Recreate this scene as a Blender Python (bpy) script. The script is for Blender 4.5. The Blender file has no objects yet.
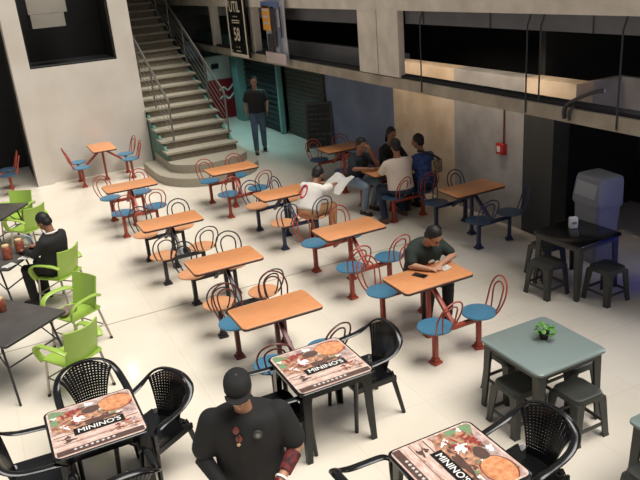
import bpy, bmesh, math, random
from mathutils import Vector as V, Matrix as M
random.seed(7)
PI = math.pi
C = bpy.context.scene.collection

# ------------------------------------------------------------------ materials
def lin(c):
    def f(x):
        x /= 255.0
        return x/12.92 if x <= .04045 else ((x+.055)/1.055)**2.4
    return (f(c[0]), f(c[1]), f(c[2]), 1)

def mat(name, col, rough=.5, metal=0, noise=.0, scale=8, col2=None, stretch=None, bump=0, emit=0, spec=.5, detail=4):
    m = bpy.data.materials.new(name); m.use_nodes = True
    nt = m.node_tree; b = nt.nodes['Principled BSDF']
    b.inputs['Roughness'].default_value = rough
    b.inputs['Metallic'].default_value = metal
    b.inputs['Specular IOR Level'].default_value = spec
    c1 = lin(col)
    tc = nt.nodes.new('ShaderNodeTexCoord'); mp = nt.nodes.new('ShaderNodeMapping')
    nz = nt.nodes.new('ShaderNodeTexNoise'); rp = nt.nodes.new('ShaderNodeValToRGB')
    nt.links.new(tc.outputs['Object'], mp.inputs['Vector']); nt.links.new(mp.outputs[0], nz.inputs['Vector'])
    if stretch: mp.inputs['Scale'].default_value = stretch
    nz.inputs['Scale'].default_value = scale; nz.inputs['Detail'].default_value = detail
    c2 = lin(col2) if col2 else tuple(max(0, x*(1-max(noise, .04))) for x in c1[:3])+(1,)
    rp.color_ramp.elements[0].position = .3; rp.color_ramp.elements[1].position = .7
    rp.color_ramp.elements[0].color = c2; rp.color_ramp.elements[1].color = c1
    nt.links.new(nz.outputs['Fac'], rp.inputs[0]); nt.links.new(rp.outputs[0], b.inputs['Base Color'])
    if bump:
        bp = nt.nodes.new('ShaderNodeBump'); bp.inputs['Strength'].default_value = bump; bp.inputs['Distance'].default_value = .01
        nt.links.new(nz.outputs['Fac'], bp.inputs['Height']); nt.links.new(bp.outputs[0], b.inputs['Normal'])
    if emit:
        b.inputs['Emission Color'].default_value = c1; b.inputs['Emission Strength'].default_value = emit
    return m

WOOD = mat('laminate_wood', (218, 152, 102), .34, col2=(205, 134, 84), scale=3, stretch=(2, 22, 4))
EDGE = mat('dark_edge_band', (70, 42, 30), .5)
RED = mat('red_enamel', (166, 70, 50), .4, noise=.15, scale=20)
BLACKM = mat('black_enamel', (42, 40, 44), .4)
NAVY = mat('navy_enamel', (44, 50, 78), .4)
BROWNM = mat('maroon_enamel', (96, 40, 36), .4)
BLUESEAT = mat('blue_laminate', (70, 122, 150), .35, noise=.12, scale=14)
SHADEDSEAT = mat('shaded_blue_laminate', (54, 76, 98), .4, noise=.12, scale=14)  # blue laminate again, shade put into the colour for the shaded sets
ORSEAT = mat('orange_laminate', (214, 158, 116), .4, col2=(198, 136, 94), scale=4, stretch=(2, 14, 2))
RUBBER = mat('black_rubber', (24, 24, 24), .7)
BLKPL = mat('black_plastic', (17, 17, 18), .22)
GREYPL = mat('charcoal_plastic', (62, 63, 58), .42, noise=.1)
GREYTOP = mat('grey_green_plastic', (126, 140, 136), .32, noise=.05)
DARKTOP = mat('dark_table_top', (78, 74, 70), .35, noise=.25, scale=5)
GREEN = mat('lime_plastic', (154, 184, 78), .35, noise=.06)
CHROME = mat('aluminium', (170, 165, 155), .3, metal=.85)
STEEL = mat('steel_rail', (118, 114, 106), .4, metal=.5)
TEAL = mat('teal_paint', (84, 124, 110), .6, noise=.15, scale=4)
TEALCOL = mat('pale_teal_paint', (120, 160, 152), .55, noise=.1, scale=3)
STEP = mat('terrazzo_step', (166, 158, 140), .55, noise=.16, scale=30)
STEPR = mat('stair_riser', (132, 122, 104), .6, noise=.25, scale=14)
WALLP = mat('cream_wall_paint', (216, 209, 199), .75, col2=(204, 195, 182), scale=1.4, detail=8)
CONC = mat('pale_concrete', (220, 210, 196), .8, col2=(198, 187, 172), scale=3, detail=10, bump=.25)
CONCG = mat('grey_concrete', (176, 172, 168), .8, col2=(146, 141, 138), scale=2.2, detail=10, bump=.2)
CONCB = mat('tan_concrete', (226, 206, 180), .8, col2=(194, 168, 138), scale=2.0, detail=10, bump=.2)
STRIP = mat('weathered_concrete', (176, 164, 146), .8, col2=(140, 128, 112), scale=2.5, detail=8, bump=.2)
BLUEW = mat('slate_blue_paint', (128, 138, 162), .7, col2=(112, 121, 144), scale=2)
DARKW = mat('near_black_paint_and_shade', (34, 33, 32), .8, noise=.3, scale=2)  # dark paint; the darkness of unlit rooms is put into this colour too
DARKC = mat('charcoal_paint', (60, 60, 58), .7, noise=.2, scale=3)
SHUT = mat('dark_green_shutter', (50, 62, 62), .5, noise=.2, scale=5)
SHUTB = mat('dark_brown_shutter', (74, 70, 64), .6, noise=.2, scale=3)
DUCT = mat('galvanised_duct', (104, 104, 108), .4, metal=.3, noise=.2, scale=3)
WHITE = mat('white_plastic', (228, 226, 220), .5)
WHITEBOX = mat('white_sheet_metal', (196, 190, 178), .6, noise=.1, scale=3)
BIN = mat('grey_bin_plastic', (130, 132, 138), .45, noise=.08)
BINL = mat('grey_bin_flap', (158, 160, 168), .4)
ALARM = mat('red_alarm_plastic', (190, 40, 40), .4)
PAPER = mat('white_paper', (240, 238, 232), .8)
PHONE = mat('black_glass', (16, 16, 18), .1)
REDK = mat('red_kiosk_panel', (150, 30, 40), .4, noise=.1)
CHALK = mat('chalkboard_slate', (46, 48, 46), .8, noise=.25, scale=10)
CHALKW = mat('chalk_marks', (130, 130, 126), .9)
BANB = mat('black_vinyl', (30, 28, 28), .5)
BANW = mat('white_vinyl', (232, 232, 238), .5, noise=.08)
BANO = mat('orange_print', (228, 158, 50), .5)
BANBL = mat('blue_print', (88, 110, 150), .5)
BAND = mat('dark_print', (50, 46, 54), .5)
BANP = mat('pinkish_print', (206, 188, 184), .5, noise=.15, scale=20)
CREAM = mat('cream_print', (226, 214, 190), .6)
LEAF = mat('leaf_green', (86, 146, 52), .5, noise=.35, scale=40)
POT = mat('dark_pot', (34, 26, 22), .5)
BLUEGLOW = mat('blue_lit_panel', (40, 60, 235), .4, emit=.8)
LAMP = mat('lamp_glow', (255, 244, 225), .4, emit=110)
SPOT = mat('small_lamp_glow', (255, 248, 235), .4, emit=5)
# printed cover inks
PR_BASE = mat('print_planks', (236, 214, 200), .3, col2=(186, 146, 132), scale=7, stretch=(1.5, 6, 1), detail=8)
PR_MIX = mat('print_toppings', (214, 166, 134), .3, col2=(116, 68, 56), scale=22, detail=3)
PR_MIX2 = mat('print_mauve_planks', (212, 190, 184), .3, col2=(128, 92, 80), scale=18, detail=3)
PR_PIZZA = mat('print_pizza', (226, 168, 120), .3, col2=(196, 120, 80), scale=30)
PR_RING = mat('print_crust', (128, 62, 44), .3)
PR_MEAT = mat('print_meat', (170, 74, 62), .3, col2=(120, 50, 46), scale=40)
PR_DISH = mat('print_dish', (84, 76, 70), .3)
PR_GREEN = mat('print_greens', (128, 158, 116), .3, noise=.3, scale=40)
PR_DARK = mat('print_dark_wood', (98, 74, 66), .3, noise=.25, scale=20)
PR_WHITE = mat('print_white', (240, 236, 230), .3)
PR_BLACK = mat('print_black', (22, 20, 20), .3)
# people
SK1 = mat('brown_skin', (150, 104, 78), .55, noise=.06)
SK2 = mat('light_brown_skin', (182, 134, 104), .55, noise=.06)
SK3 = mat('deep_brown_skin', (104, 68, 52), .55, noise=.06)
HAIR = mat('black_hair', (22, 17, 15), .6, noise=.4, scale=60)
CL_BLACK = mat('black_cotton', (27, 26, 25), .85, noise=.15, scale=12)
CL_DGREEN = mat('dark_green_cotton', (34, 44, 38), .85, noise=.15, scale=12)
CL_NAVY = mat('dark_navy_cotton', (30, 38, 46), .85, noise=.15, scale=12)
CL_WHITE = mat('white_jersey', (236, 230, 220), .8, noise=.08, scale=9)
CL_CREAM = mat('cream_cotton', (226, 208, 190), .85, noise=.06, scale=8)
CL_BLUE = mat('blue_patterned_cotton', (66, 92, 150), .85, col2=(40, 56, 104), scale=16, detail=2)
CL_JEAN = mat('blue_denim', (84, 100, 120), .9, noise=.25, scale=14)
CL_LJEAN = mat('pale_denim', (130, 146, 160), .9, noise=.2, scale=14)
CL_DJEAN = mat('dark_denim', (46, 56, 74), .9, noise=.25, scale=14)
CL_TAN = mat('tan_cotton', (176, 132, 92), .9, noise=.15, scale=14)
SHOE = mat('black_shoe', (24, 22, 22), .5)
SHOEB = mat('brown_shoe', (96, 66, 50), .6)
EYE = mat('dark_eye', (15, 12, 10), .2)
REDPRINT = mat('red_shirt_print', (196, 50, 52), .7)
BEAD = mat('red_beads', (120, 40, 36), .4, noise=.4, scale=60)
JAR = mat('reddish_brown_jar', (150, 84, 58), .35, col2=(104, 48, 40), scale=22)
JARLID = mat('tan_lid', (214, 178, 130), .5)
SILV = mat('pale_blue_screen', (186, 206, 222), .3)
BAG = mat('grey_cloth', (128, 112, 98), .9, noise=.35, scale=14)
TEALCLOTH = mat('dark_teal_cloth', (50, 80, 82), .9, noise=.2)
DBACK = mat('dark_backpack', (26, 26, 30), .7, noise=.2)
PATT = mat('multicolour_patch', (176, 160, 120), .8, col2=(90, 70, 60), scale=30, detail=2)

# floor: polished cream tile with thin joints
def floor_mat():
    m = bpy.data.materials.new('cream_floor_tile'); m.use_nodes = True
    nt = m.node_tree; b = nt.nodes['Principled BSDF']
    b.inputs['Roughness'].default_value = .1; b.inputs['Specular IOR Level'].default_value = .35
    tc = nt.nodes.new('ShaderNodeTexCoord'); br = nt.nodes.new('ShaderNodeTexBrick')
    mp = nt.nodes.new('ShaderNodeMapping'); mp.inputs['Location'].default_value = (.33, .5, 0)
    nt.links.new(tc.outputs['Object'], mp.inputs['Vector']); nt.links.new(mp.outputs[0], br.inputs['Vector'])
    br.offset = 0; br.inputs['Scale'].default_value = 1
    br.inputs['Brick Width'].default_value = .9; br.inputs['Row Height'].default_value = .9
    br.inputs['Mortar Size'].default_value = .003; br.inputs['Mortar Smooth'].default_value = .2
    br.inputs['Color1'].default_value = lin((226, 217, 201)); br.inputs['Color2'].default_value = lin((223, 213, 196))
    br.inputs['Mortar'].default_value = lin((210, 199, 180))
    nz = nt.nodes.new('ShaderNodeTexNoise'); nz.inputs['Scale'].default_value = .9; nz.inputs['Detail'].default_value = 6
    nt.links.new(tc.outputs['Object'], nz.inputs['Vector'])
    rp = nt.nodes.new('ShaderNodeValToRGB')
    rp.color_ramp.elements[0].color = (.9, .89, .87, 1); rp.color_ramp.elements[1].color = (1, 1, 1, 1)
    rp.color_ramp.elements[0].position = .3; rp.color_ramp.elements[1].position = .65
    nt.links.new(nz.outputs['Fac'], rp.inputs[0])
    mx = nt.nodes.new('ShaderNodeMix'); mx.data_type = 'RGBA'; mx.blend_type = 'MULTIPLY'; mx.inputs[0].default_value = 1
    nt.links.new(br.outputs['Color'], mx.inputs[6]); nt.links.new(rp.outputs[0], mx.inputs[7])
    nt.links.new(mx.outputs[2], b.inputs['Base Color'])
    return m
FLOOR = floor_mat()

# ------------------------------------------------------------------ geometry helpers
def box(bm, c, s, rot=None, bevel=0):
    r = bmesh.ops.create_cube(bm, size=1)
    vs = r['verts']
    mt = M.Translation(V(c)) @ (rot.to_4x4() if rot else M.Identity(4)) @ M.Diagonal(V((s[0], s[1], s[2], 1)))
    bmesh.ops.transform(bm, matrix=mt, verts=vs)
    if bevel:
        es = list({e for v in vs for e in v.link_edges})
        bmesh.ops.bevel(bm, geom=es, offset=bevel, segments=2, affect='EDGES', profile=.5)

def loft(bm, rings, cap=True, closed=False):
    R = [[bm.verts.new(p) for p in ring] for ring in rings]
    n = len(R[0])
    pairs = list(zip(R, R[1:]))
    if closed: pairs.append((R[-1], R[0]))
    for a, b in pairs:
        for i in range(n):
            bm.faces.new((a[i], a[(i+1) % n], b[(i+1) % n], b[i]))
    if cap and not closed:
        bm.faces.new(R[0][::-1]); bm.faces.new(R[-1])

def frames(pts, up=None):
    P = [V(p) for p in pts]; out = []
    n0 = V(up) if up is not None else None
    for i, p in enumerate(P):
        t = (P[min(i+1, len(P)-1)]-P[max(i-1, 0)]).normalized()
        if n0 is None:
            n0 = t.orthogonal()
        n = (n0-t*n0.dot(t))
        if n.length < 1e-6: n = t.orthogonal()
        n.normalize(); n0 = n
        out.append((p, n, t.cross(n)))
    return out

def tube(bm, pts, r, n=8, up=None, flat=1.0, closed=False):
    rr = r if isinstance(r, (list, tuple)) else [r]*len(pts)
    F = frames(pts, up)
    rings = []
    for (p, a, b), q in zip(F, rr):
        rings.append([p+a*(math.cos(2*PI*k/n)*q*flat)+b*(math.sin(2*PI*k/n)*q) for k in range(n)])
    loft(bm, rings, cap=True, closed=closed)

def spline(ctrl, m=6):
    P = [V(p) for p in ctrl]; out = []
    for i in range(len(P)-1):
        p0, p1, p2, p3 = P[max(i-1, 0)], P[i], P[i+1], P[min(i+2, len(P)-1)]
        for k in range(m):
            t = k/m
            out.append(.5*((2*p1)+(p2-p0)*t+(2*p0-5*p1+4*p2-p3)*t*t+(3*p1-p0-3*p2+p3)*t**3))
    out.append(P[-1]); return out

def lathe(bm, prof, n=20, c=(0, 0, 0)):
    rings = [[V((c[0]+r*math.cos(2*PI*k/n), c[1]+r*math.sin(2*PI*k/n), c[2]+z)) for k in range(n)] for r, z in prof]
    loft(bm, rings)

def ell(bm, c, u, v, w, nu=14, nv=10):
    c, u, v, w = V(c), V(u), V(v), V(w)
    rings = []
    for j in range(1, nv):
        ph = PI*j/nv
        rings.append([c+u*(math.sin(ph)*math.cos(2*PI*i/nu))+v*(math.sin(ph)*math.sin(2*PI*i/nu))-w*math.cos(ph) for i in range(nu)])
    R = [[bm.verts.new(p) for p in ring] for ring in rings]
    a = bm.verts.new(c-w); b = bm.verts.new(c+w)
    for q, s in zip(R, R[1:]):
        for i in range(nu): bm.faces.new((q[i], q[(i+1) % nu], s[(i+1) % nu], s[i]))
    for i in range(nu):
        bm.faces.new((a, R[0][(i+1) % nu], R[0][i])); bm.faces.new((b, R[-1][i], R[-1][(i+1) % nu]))

def rrect(w, d, r, k=5):
    pts = []
    for cx, cy, a0 in ((w/2-r, d/2-r, 0), (-w/2+r, d/2-r, 90), (-w/2+r, -d/2+r, 180), (w/2-r, -d/2+r, 270)):
        for i in range(k+1):
            a = math.radians(a0+90*i/k); pts.append((cx+r*math.cos(a), cy+r*math.sin(a)))
    return pts

def plate(bm, w, d, r, z0, z1, soft=0, cx=0, cy=0):
    P = rrect(w, d, r)
    def ring(z, s): 
        return [V((cx+x-(s*(1 if x > 0 else -1)), cy+y-(s*(1 if y > 0 else -1)), z)) for x, y in P]
    if soft: loft(bm, [ring(z0, soft), ring(z0+soft, 0), ring(z1-soft, 0), ring(z1, soft)])
    else: loft(bm, [ring(z0, 0), ring(z1, 0)])

def poly(bm, pts, z, mi=0):
    f = bm.faces.new([bm.verts.new((x, y, z)) for x, y in pts]); f.material_index = mi
    if f.normal.z < 0: f.normal_flip()
    f.normal_update()
    if f.normal.z < 0: f.normal_flip()
    return f

def mesh(name, bm, mats, smooth=True):
    bmesh.ops.recalc_face_normals(bm, faces=bm.faces[:])
    me = bpy.data.meshes.new(name); bm.to_mesh(me); bm.free()
    for m in (mats if isinstance(mats, (list, tuple)) else [mats]): me.materials.append(m)
    if smooth:
        for p in me.polygons: p.use_smooth = True
        try: me.set_sharp_from_angle(angle=math.radians(38))
        except Exception: pass
    return me

def obj(name, me, parent=None, loc=(0, 0, 0), rz=0):
    o = bpy.data.objects.new(name, me); C.objects.link(o)
    o.location = loc; o.rotation_euler = (0, 0, rz)
    if parent: o.parent = parent
    return o

def part(name, bm, m, parent, loc=(0, 0, 0), rz=0, smooth=True): return obj(name, mesh(name, bm, m, smooth), parent, loc, rz)

def tag(o, label, cat, group=None):
    o['label'] = label; o['category'] = cat
    if group: o['group'] = group
    return o

def thing(name, label, cat, loc=(0, 0, 0), rz=0, group=None):
    return tag(obj(name, None, None, loc, rz), label, cat, group)

def single(name, label, cat, bm, m, loc=(0, 0, 0), rz=0, group=None, smooth=True):
    return tag(obj(name, mesh(name, bm, m, smooth), None, loc, rz), label, cat, group)

def struct(name, bm, m, loc=(0, 0, 0), rz=0, smooth=False, label=None):
    o = obj(name, mesh(name, bm, m, smooth), None, loc, rz); o['kind'] = 'structure'
    if label: o['label'] = label
    return o

def B(*boxes):
    bm = bmesh.new()
    for b in boxes: box(bm, *b)
    return bm
def span(x0, x1, y0, y1, z0, z1): return ((x0+x1)/2, (y0+y1)/2, (z0+z1)/2), (x1-x0, y1-y0, z1-z0)
def SB(*spans):
    bm = bmesh.new()
    for s in spans:
        c, d = span(*s); box(bm, c, d)
    return bm

def copy_tree(o, parent=None):
    c = o.copy(); C.objects.link(c)
    if parent: c.parent = parent
    for ch in list(o.children): copy_tree(ch, c)
    return c

def text_mesh(s, size, m, depth=.0, align='CENTER'):
    cu = bpy.data.curves.new('lettering', 'FONT'); cu.body = s; cu.size = size; cu.align_x = align; cu.align_y = 'CENTER'
    cu.extrude = depth; cu.offset = size*.012
    o = bpy.data.objects.new('lettering', cu); C.objects.link(o)
    dg = bpy.context.evaluated_depsgraph_get()
    me = bpy.data.meshes.new_from_object(o.evaluated_get(dg))
    bpy.data.objects.remove(o); me.materials.clear(); me.materials.append(m); me.name = 'lettering'
    return me

def remeshed(name, bm, mats, vox, smooth_it=3):
    me = bpy.data.meshes.new(name); bmesh.ops.recalc_face_normals(bm, faces=bm.faces[:]); bm.to_mesh(me); bm.free()
    o = bpy.data.objects.new(name, me); C.objects.link(o)
    r = o.modifiers.new('r', 'REMESH'); r.mode = 'VOXEL'; r.voxel_size = vox
    s = o.modifiers.new('s', 'SMOOTH'); s.factor = .5; s.iterations = smooth_it
    dg = bpy.context.evaluated_depsgraph_get(); dg.update()
    m2 = bpy.data.meshes.new_from_object(o.evaluated_get(dg))
    bpy.data.objects.remove(o)
    m2.materials.clear()
    for m in (mats if isinstance(mats, (list, tuple)) else [mats]): m2.materials.append(m)
    for p in m2.polygons: p.use_smooth = True
    m2.name = name
    return m2

# ------------------------------------------------------------------ camera
F_PX, PITCH, ROLL, HC, YAW = 703.223, .367, -.084, 4.01, .435
cam_d = bpy.data.cameras.new('camera'); cam = bpy.data.objects.new('camera', cam_d); C.objects.link(cam)
fw = V((math.sin(YAW)*math.cos(PITCH), math.cos(YAW)*math.cos(PITCH), -math.sin(PITCH)))
r0 = V((math.cos(YAW), -math.sin(YAW), 0)); u0 = r0.cross(fw)
cr, sr = math.cos(ROLL), math.sin(ROLL)
rr, uu = r0*cr+u0*sr, u0*cr-r0*sr
mw = M((rr, uu, -fw)).transposed().to_4x4(); mw.translation = V((0, 0, HC))
cam.matrix_world = mw
cam_d.sensor_width = 36; cam_d.sensor_fit = 'HORIZONTAL'; cam_d.lens = F_PX/640*36
cam_d.clip_start = .05; cam_d.clip_end = 200
bpy.context.scene.camera = cam

# ------------------------------------------------------------------ the setting
struct('floor', SB((-7, 12, -4, 28, -.12, 0)), FLOOR)
bm = SB((-7, 5.9, 8.478, 8.5, 0, .0012))
struct('trim_1', bm, mat('joint_filler', (158, 150, 134), .6), label='dark expansion joint across the cream floor')

# left block with the high dark opening
struct('wall_left', SB((1.2, 3.46, 16.4, 16.7, 0, 2.5), (3.04, 3.46, 16.4, 16.7, 2.5, 5.6), (1.2, 3.04, 16.4, 16.7, 4.9, 5.6)), WALLP)
struct('pillar_left', SB((.84, 1.2, 16.3, 16.95, 0, 5.6)), WALLP, label='pale square pillar at the left end of the cream wall')
bm = SB((1.2, 3.04, 16.42, 16.7, 2.5, 2.53), (1.2, 1.235, 16.45, 16.5, 2.53, 4.9), (3.005, 3.04, 16.45, 16.5, 2.53, 4.9))
struct('window_1', bm, DARKW, label='black frame of the high opening in the cream wall')
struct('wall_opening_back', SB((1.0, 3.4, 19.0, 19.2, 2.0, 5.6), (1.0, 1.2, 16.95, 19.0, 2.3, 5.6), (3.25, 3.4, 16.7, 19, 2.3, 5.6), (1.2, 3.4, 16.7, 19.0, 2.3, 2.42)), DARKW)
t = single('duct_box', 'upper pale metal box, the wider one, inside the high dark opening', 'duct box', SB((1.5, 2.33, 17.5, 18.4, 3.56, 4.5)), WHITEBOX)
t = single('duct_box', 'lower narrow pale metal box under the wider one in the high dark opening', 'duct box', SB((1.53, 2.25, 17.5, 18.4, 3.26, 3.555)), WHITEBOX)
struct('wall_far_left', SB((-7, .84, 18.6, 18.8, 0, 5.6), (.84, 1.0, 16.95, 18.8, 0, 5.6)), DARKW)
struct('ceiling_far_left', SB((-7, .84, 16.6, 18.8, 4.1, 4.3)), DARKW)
struct('wall_back', SB((3.3, 12, 24.0, 24.2, 0, 5.6)), CONCG)
struct('ceiling_upper_floor', SB((3.6, 6.2, 17.2, 25, 4.62, 4.8)), CONCG)
struct('wall_stair_side', SB((3.26, 3.42, 16.7, 24, 0, 5.6)), WALLP)

# facade on the right: slab, upper beam, duct, strip beam, pillar, walls
struct('beam_upper', SB((6.0, 6.3, -2, 24, 3.33, 4.7)), CONC, label='deep pale concrete beam along the upper floor')
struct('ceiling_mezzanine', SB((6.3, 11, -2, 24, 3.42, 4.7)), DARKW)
struct('trim_2', SB((6.12, 6.3, -2, 9.44, 3.13, 3.33), (6.1, 6.12, 8.95, 9.3, 3.14, 3.32), (6.1, 6.12, 5.75, 5.78, 3.13, 3.33), (6.1, 6.12, 7.45, 7.48, 3.13, 3.33)), DUCT, label='grey metal duct under the upper beam right of the concrete pillar')
struct('trim_3', SB((6.2, 6.36, 10.74, 23.9, 3.08, 3.33)), DUCT, label='grey metal band under the upper beam left of the pillar')
bm = SB((5.98, 6.16, -2, 24, 2.155, 2.315))
struct('beam_strip', bm, STRIP, label='narrow weathered concrete strip beam running below the upper beam')
struct('shadow_gap', SB((6.03, 6.2, -2, 24, 2.315, 2.36)), DARKW)  # dark strip drawn for the shadow gap on top of the strip beam
for i, (a, b) in enumerate(((9.46, 10.07), (10.095, 10.7))):
    struct('pillar_panel' if i == 0 else 'pillar_panel.001', SB((5.99, 6.1, a, b, 2.33, 3.335)), CONC,
           label=('right' if i == 0 else 'left')+' half of the grooved pale concrete pillar above the strip beam')
struct('parapet_upper', SB((6.42, 6.55, 10.7, 15.5, 2.1, 2.62)), DUCT)
for i, y in enumerate((15.6, 18.45)):
    struct('column_upper' if i == 0 else 'column_upper.001', SB((6.02, 6.2, y, y+.2, 2.33, 3.34)), CONC)
for i, y in enumerate((8.82, 6.60, 6.38, 5.22)):
    bm = bmesh.new(); tube(bm, [(5.965, y, 2.18 if i in (0, 1, 3) else 2.34), (5.965, y, 3.2), (6.02, y, 3.34)], .011, 6)
    single('hanger_rod', ['thin dark hanger rod nearest the concrete pillar, above the strip beam',
           'long thin dark hanger rod, left one of a close pair over the dark recess',
           'thin dark hanger rod, right one of a close pair over the dark recess',
           'thin dark hanger rod farthest right above the strip beam'][i], 'rod', bm, BLACKM)

struct('wall_right_tan', SB((7.1, 7.4, 9.55, 11.45, 0, 2.32)), CONCB)
struct('wall_right_grey', SB((7.1, 7.4, 7.88, 9.55, 0, 2.32)), CONCG)
struct('wall_right_upper', SB((7.1, 7.4, 6.9, 7.88, 1.9, 2.33)), CONCB)
struct('wall_right_return', SB((7.4, 8.0, 6.88, 6.98, 1.9, 2.33), (7.9, 8.0, 3, 6.88, 1.9, 2.33)), CONCG)
struct('wall_right_charcoal', SB((7.1, 7.4, 7.28, 7.88, 0, 1.9)), DARKC)
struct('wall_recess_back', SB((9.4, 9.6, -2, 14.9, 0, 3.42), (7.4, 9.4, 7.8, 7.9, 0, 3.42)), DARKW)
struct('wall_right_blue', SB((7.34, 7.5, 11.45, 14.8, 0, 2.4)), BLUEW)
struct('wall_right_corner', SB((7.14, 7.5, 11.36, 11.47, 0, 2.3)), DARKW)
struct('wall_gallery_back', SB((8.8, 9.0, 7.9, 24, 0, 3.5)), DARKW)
bm = SB((7.3, 7.42, 14.8, 17.0, 0, 2.4))
for k in range(22): box(bm, (7.295, 15.9, .06+k*.105), (.02, 2.16, .05))
struct('door_1', bm, SHUTB, label='dark brown roller shutter behind the chalkboard sign')
bm = SB((7.16, 7.28, 17.12, 19.55, 0, 2.4))
for k in range(17): box(bm, (7.15, 18.33, .09+k*.14), (.05, 2.4, .07), M.Rotation(math.radians(24), 3, 'Y'))
struct('door_2', bm, SHUT, label='dark green roller shutter behind the walking person')
struct('trim_5', SB((7.08, 7.2, 17.02, 17.12, 0, 2.4)), TEALCOL, label='pale teal jamb beside the green shutter')
struct('column_teal', SB((6.94, 7.2, 19.6, 20.1, 0, 2.4)), TEALCOL)
struct('wall_right_far', SB((7.2, 7.4, 20.1, 24, 0, 2.4)), TEALCOL)

# red conduit box
t = thing('fire_alarm_box', 'red fire alarm call box with a dark conduit on the grey concrete wall', 'alarm', (7.1, 8.32, 1.215))
bm = bmesh.new(); box(bm, (-.04, 0, 0), (.08, .17, .17), None, .012); part('housing', bm, ALARM, t)
bm = bmesh.new(); box(bm, (-.084, .012, 0), (.012, .07, .09), None, .003); part('button_plate', bm, WHITE, t)['label'] = 'white front plate'
bm = bmesh.new(); tube(bm, [(-.02, -.03, .08), (-.02, -.03, .7)], .012, 8); part('conduit', bm, BROWNM, t)
# bracket and small lamp on the dark gallery
bm = bmesh.new(); tube(bm, spline([(5.955, 5.95, 2.2), (5.95, 5.95, 2.3), (5.96, 5.88, 2.39), (6.0, 5.62, 2.52), (6.02, 5.45, 2.56)]), .022, 8)
tube(bm, spline([(5.955, 5.87, 2.19), (5.95, 5.87, 2.28), (5.965, 5.82, 2.36)]), .016, 8)
single('pipe_elbow', 'bent black pipe hooked over the strip beam at right', 'pipe', bm, BLACKM)
t = thing('wall_lamp', 'small round lamp glowing in the dark gallery at right', 'lamp', (7.86, 5.95, 2.42))
bm = bmesh.new(); ell(bm, (0, 0, 0), (.035, 0, 0), (0, .035, 0), (0, 0, .03)); part('bulb', bm, SPOT, t)
bm = bmesh.new(); tube(bm, [(.04, 0, 0), (.02, 0, 0)], .05, 12); part('base', bm, BLACKM, t)

# ------------------------------------------------------------------ staircase
XL, XR, RIS, TRD, Y3 = 3.49, 5.04, .185, .3706, 14.889
st = thing('staircase', 'long straight staircase of stone steps with two rounded bottom steps', 'staircase', ((XL+XR)/2, Y3, 0))
ox, oy = (XL+XR)/2, Y3
def rounded_step(z0, z1, xl, xr, yb, yf, depth, xc):
    P = [(xr, yb), (xr, yf+depth*.55)]
    for k in range(0, 15):
        a = PI*k/14
        P.append((xc+(xr-xc if a < PI/2 else xc-xl)*math.cos(a)*1.0, yf+depth*.55-depth*.55*math.sin(a)))
    P += [(xl, yf+depth*.55), (xl, yb)]
    Q = []
    for p in P:
        if not Q or (abs(p[0]-Q[-1][0])+abs(p[1]-Q[-1][1])) > 1e-4: Q.append(p)
    bm = bmesh.new()
    loft(bm, [[V((x-ox, y-oy, z)) for x, y in Q] for z in (z0, z1)])
    return bm
part('step', rounded_step(0, RIS, 3.14, 5.45, 16.0, 13.66, 2.2, 4.15), STEP, st)
part('step', rounded_step(RIS, 2*RIS, 3.44, 5.2, 16.0, 14.12, 1.2, 4.25), STEP, st)
NST = 25
for k in range(3, NST+1):
    y = Y3+TRD*(k-3)-oy
    bm = bmesh.new()
    box(bm, (0, y+TRD/2+.02, RIS*(k-1)+RIS*.5-.02), (XR-XL-.06, TRD+.03, RIS-.04))
    for f in bm.faces: f.material_index = 1
    n0 = len(bm.faces)
    box(bm, (0, y+TRD/2-.01, RIS*k-.022), (XR-XL+.08, TRD+.06, .044))
    part('step', bm, [STEP, STEPR], st)
for sx, x in ((0, XL-ox+.02), (1, XR-ox-.02)):
    bm = bmesh.new()
    y1 = TRD*(NST-2)
    prof = [(0.02, 0), (0.02, 2.6*RIS), (y1, RIS*(NST-.4)), (y1, RIS*(NST-.4)-.9), (2.2, 0)]
    loft(bm, [[V((x+dx, y, z)) for y, z in prof] for dx in (-.03, .03)])
    part('stringer', bm, TEAL, st)['label'] = 'teal painted side wall of the stair'
def railing(label, x, k0, k1, wires, cs):
    t = thing('stair_railing', label, 'railing', (x, Y3+TRD*(k0-3), RIS*k0))
    dy, dz = TRD*(k1-k0), RIS*(k1-k0)
    bm = bmesh.new(); tube(bm, [(0, -.1, .0), (0, -.12, .82), (0, -.08, .9), (0, 0, .94), (0, dy, dz+.94)], .021, 8); part('handrail', bm, STEEL, t)
    n = max(2, int((k1-k0)/4)+1)
    for i in range(1, n+1):
        kk = round((k1-k0)*i/n); 
        bm = bmesh.new(); tube(bm, [(0, TRD*kk, RIS*kk-.0), (0, TRD*kk, RIS*kk+.94)], .017, 8); part('post', bm, STEEL, t)
    for i in range(wires):
        h = .16+.66*i/(wires-1)
        bm = bmesh.new(); tube(bm, [(0, -.1, h-.02), (0, dy, dz+h)], .008, 6); part('rail_bar', bm, STEEL, t)
    return t
railing('right steel stair railing with thin parallel bars', 5.0, 4, 24, 5, 0)
railing('short left steel stair railing beside the cream wall', 3.72, 4, 13, 4, 0)

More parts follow.
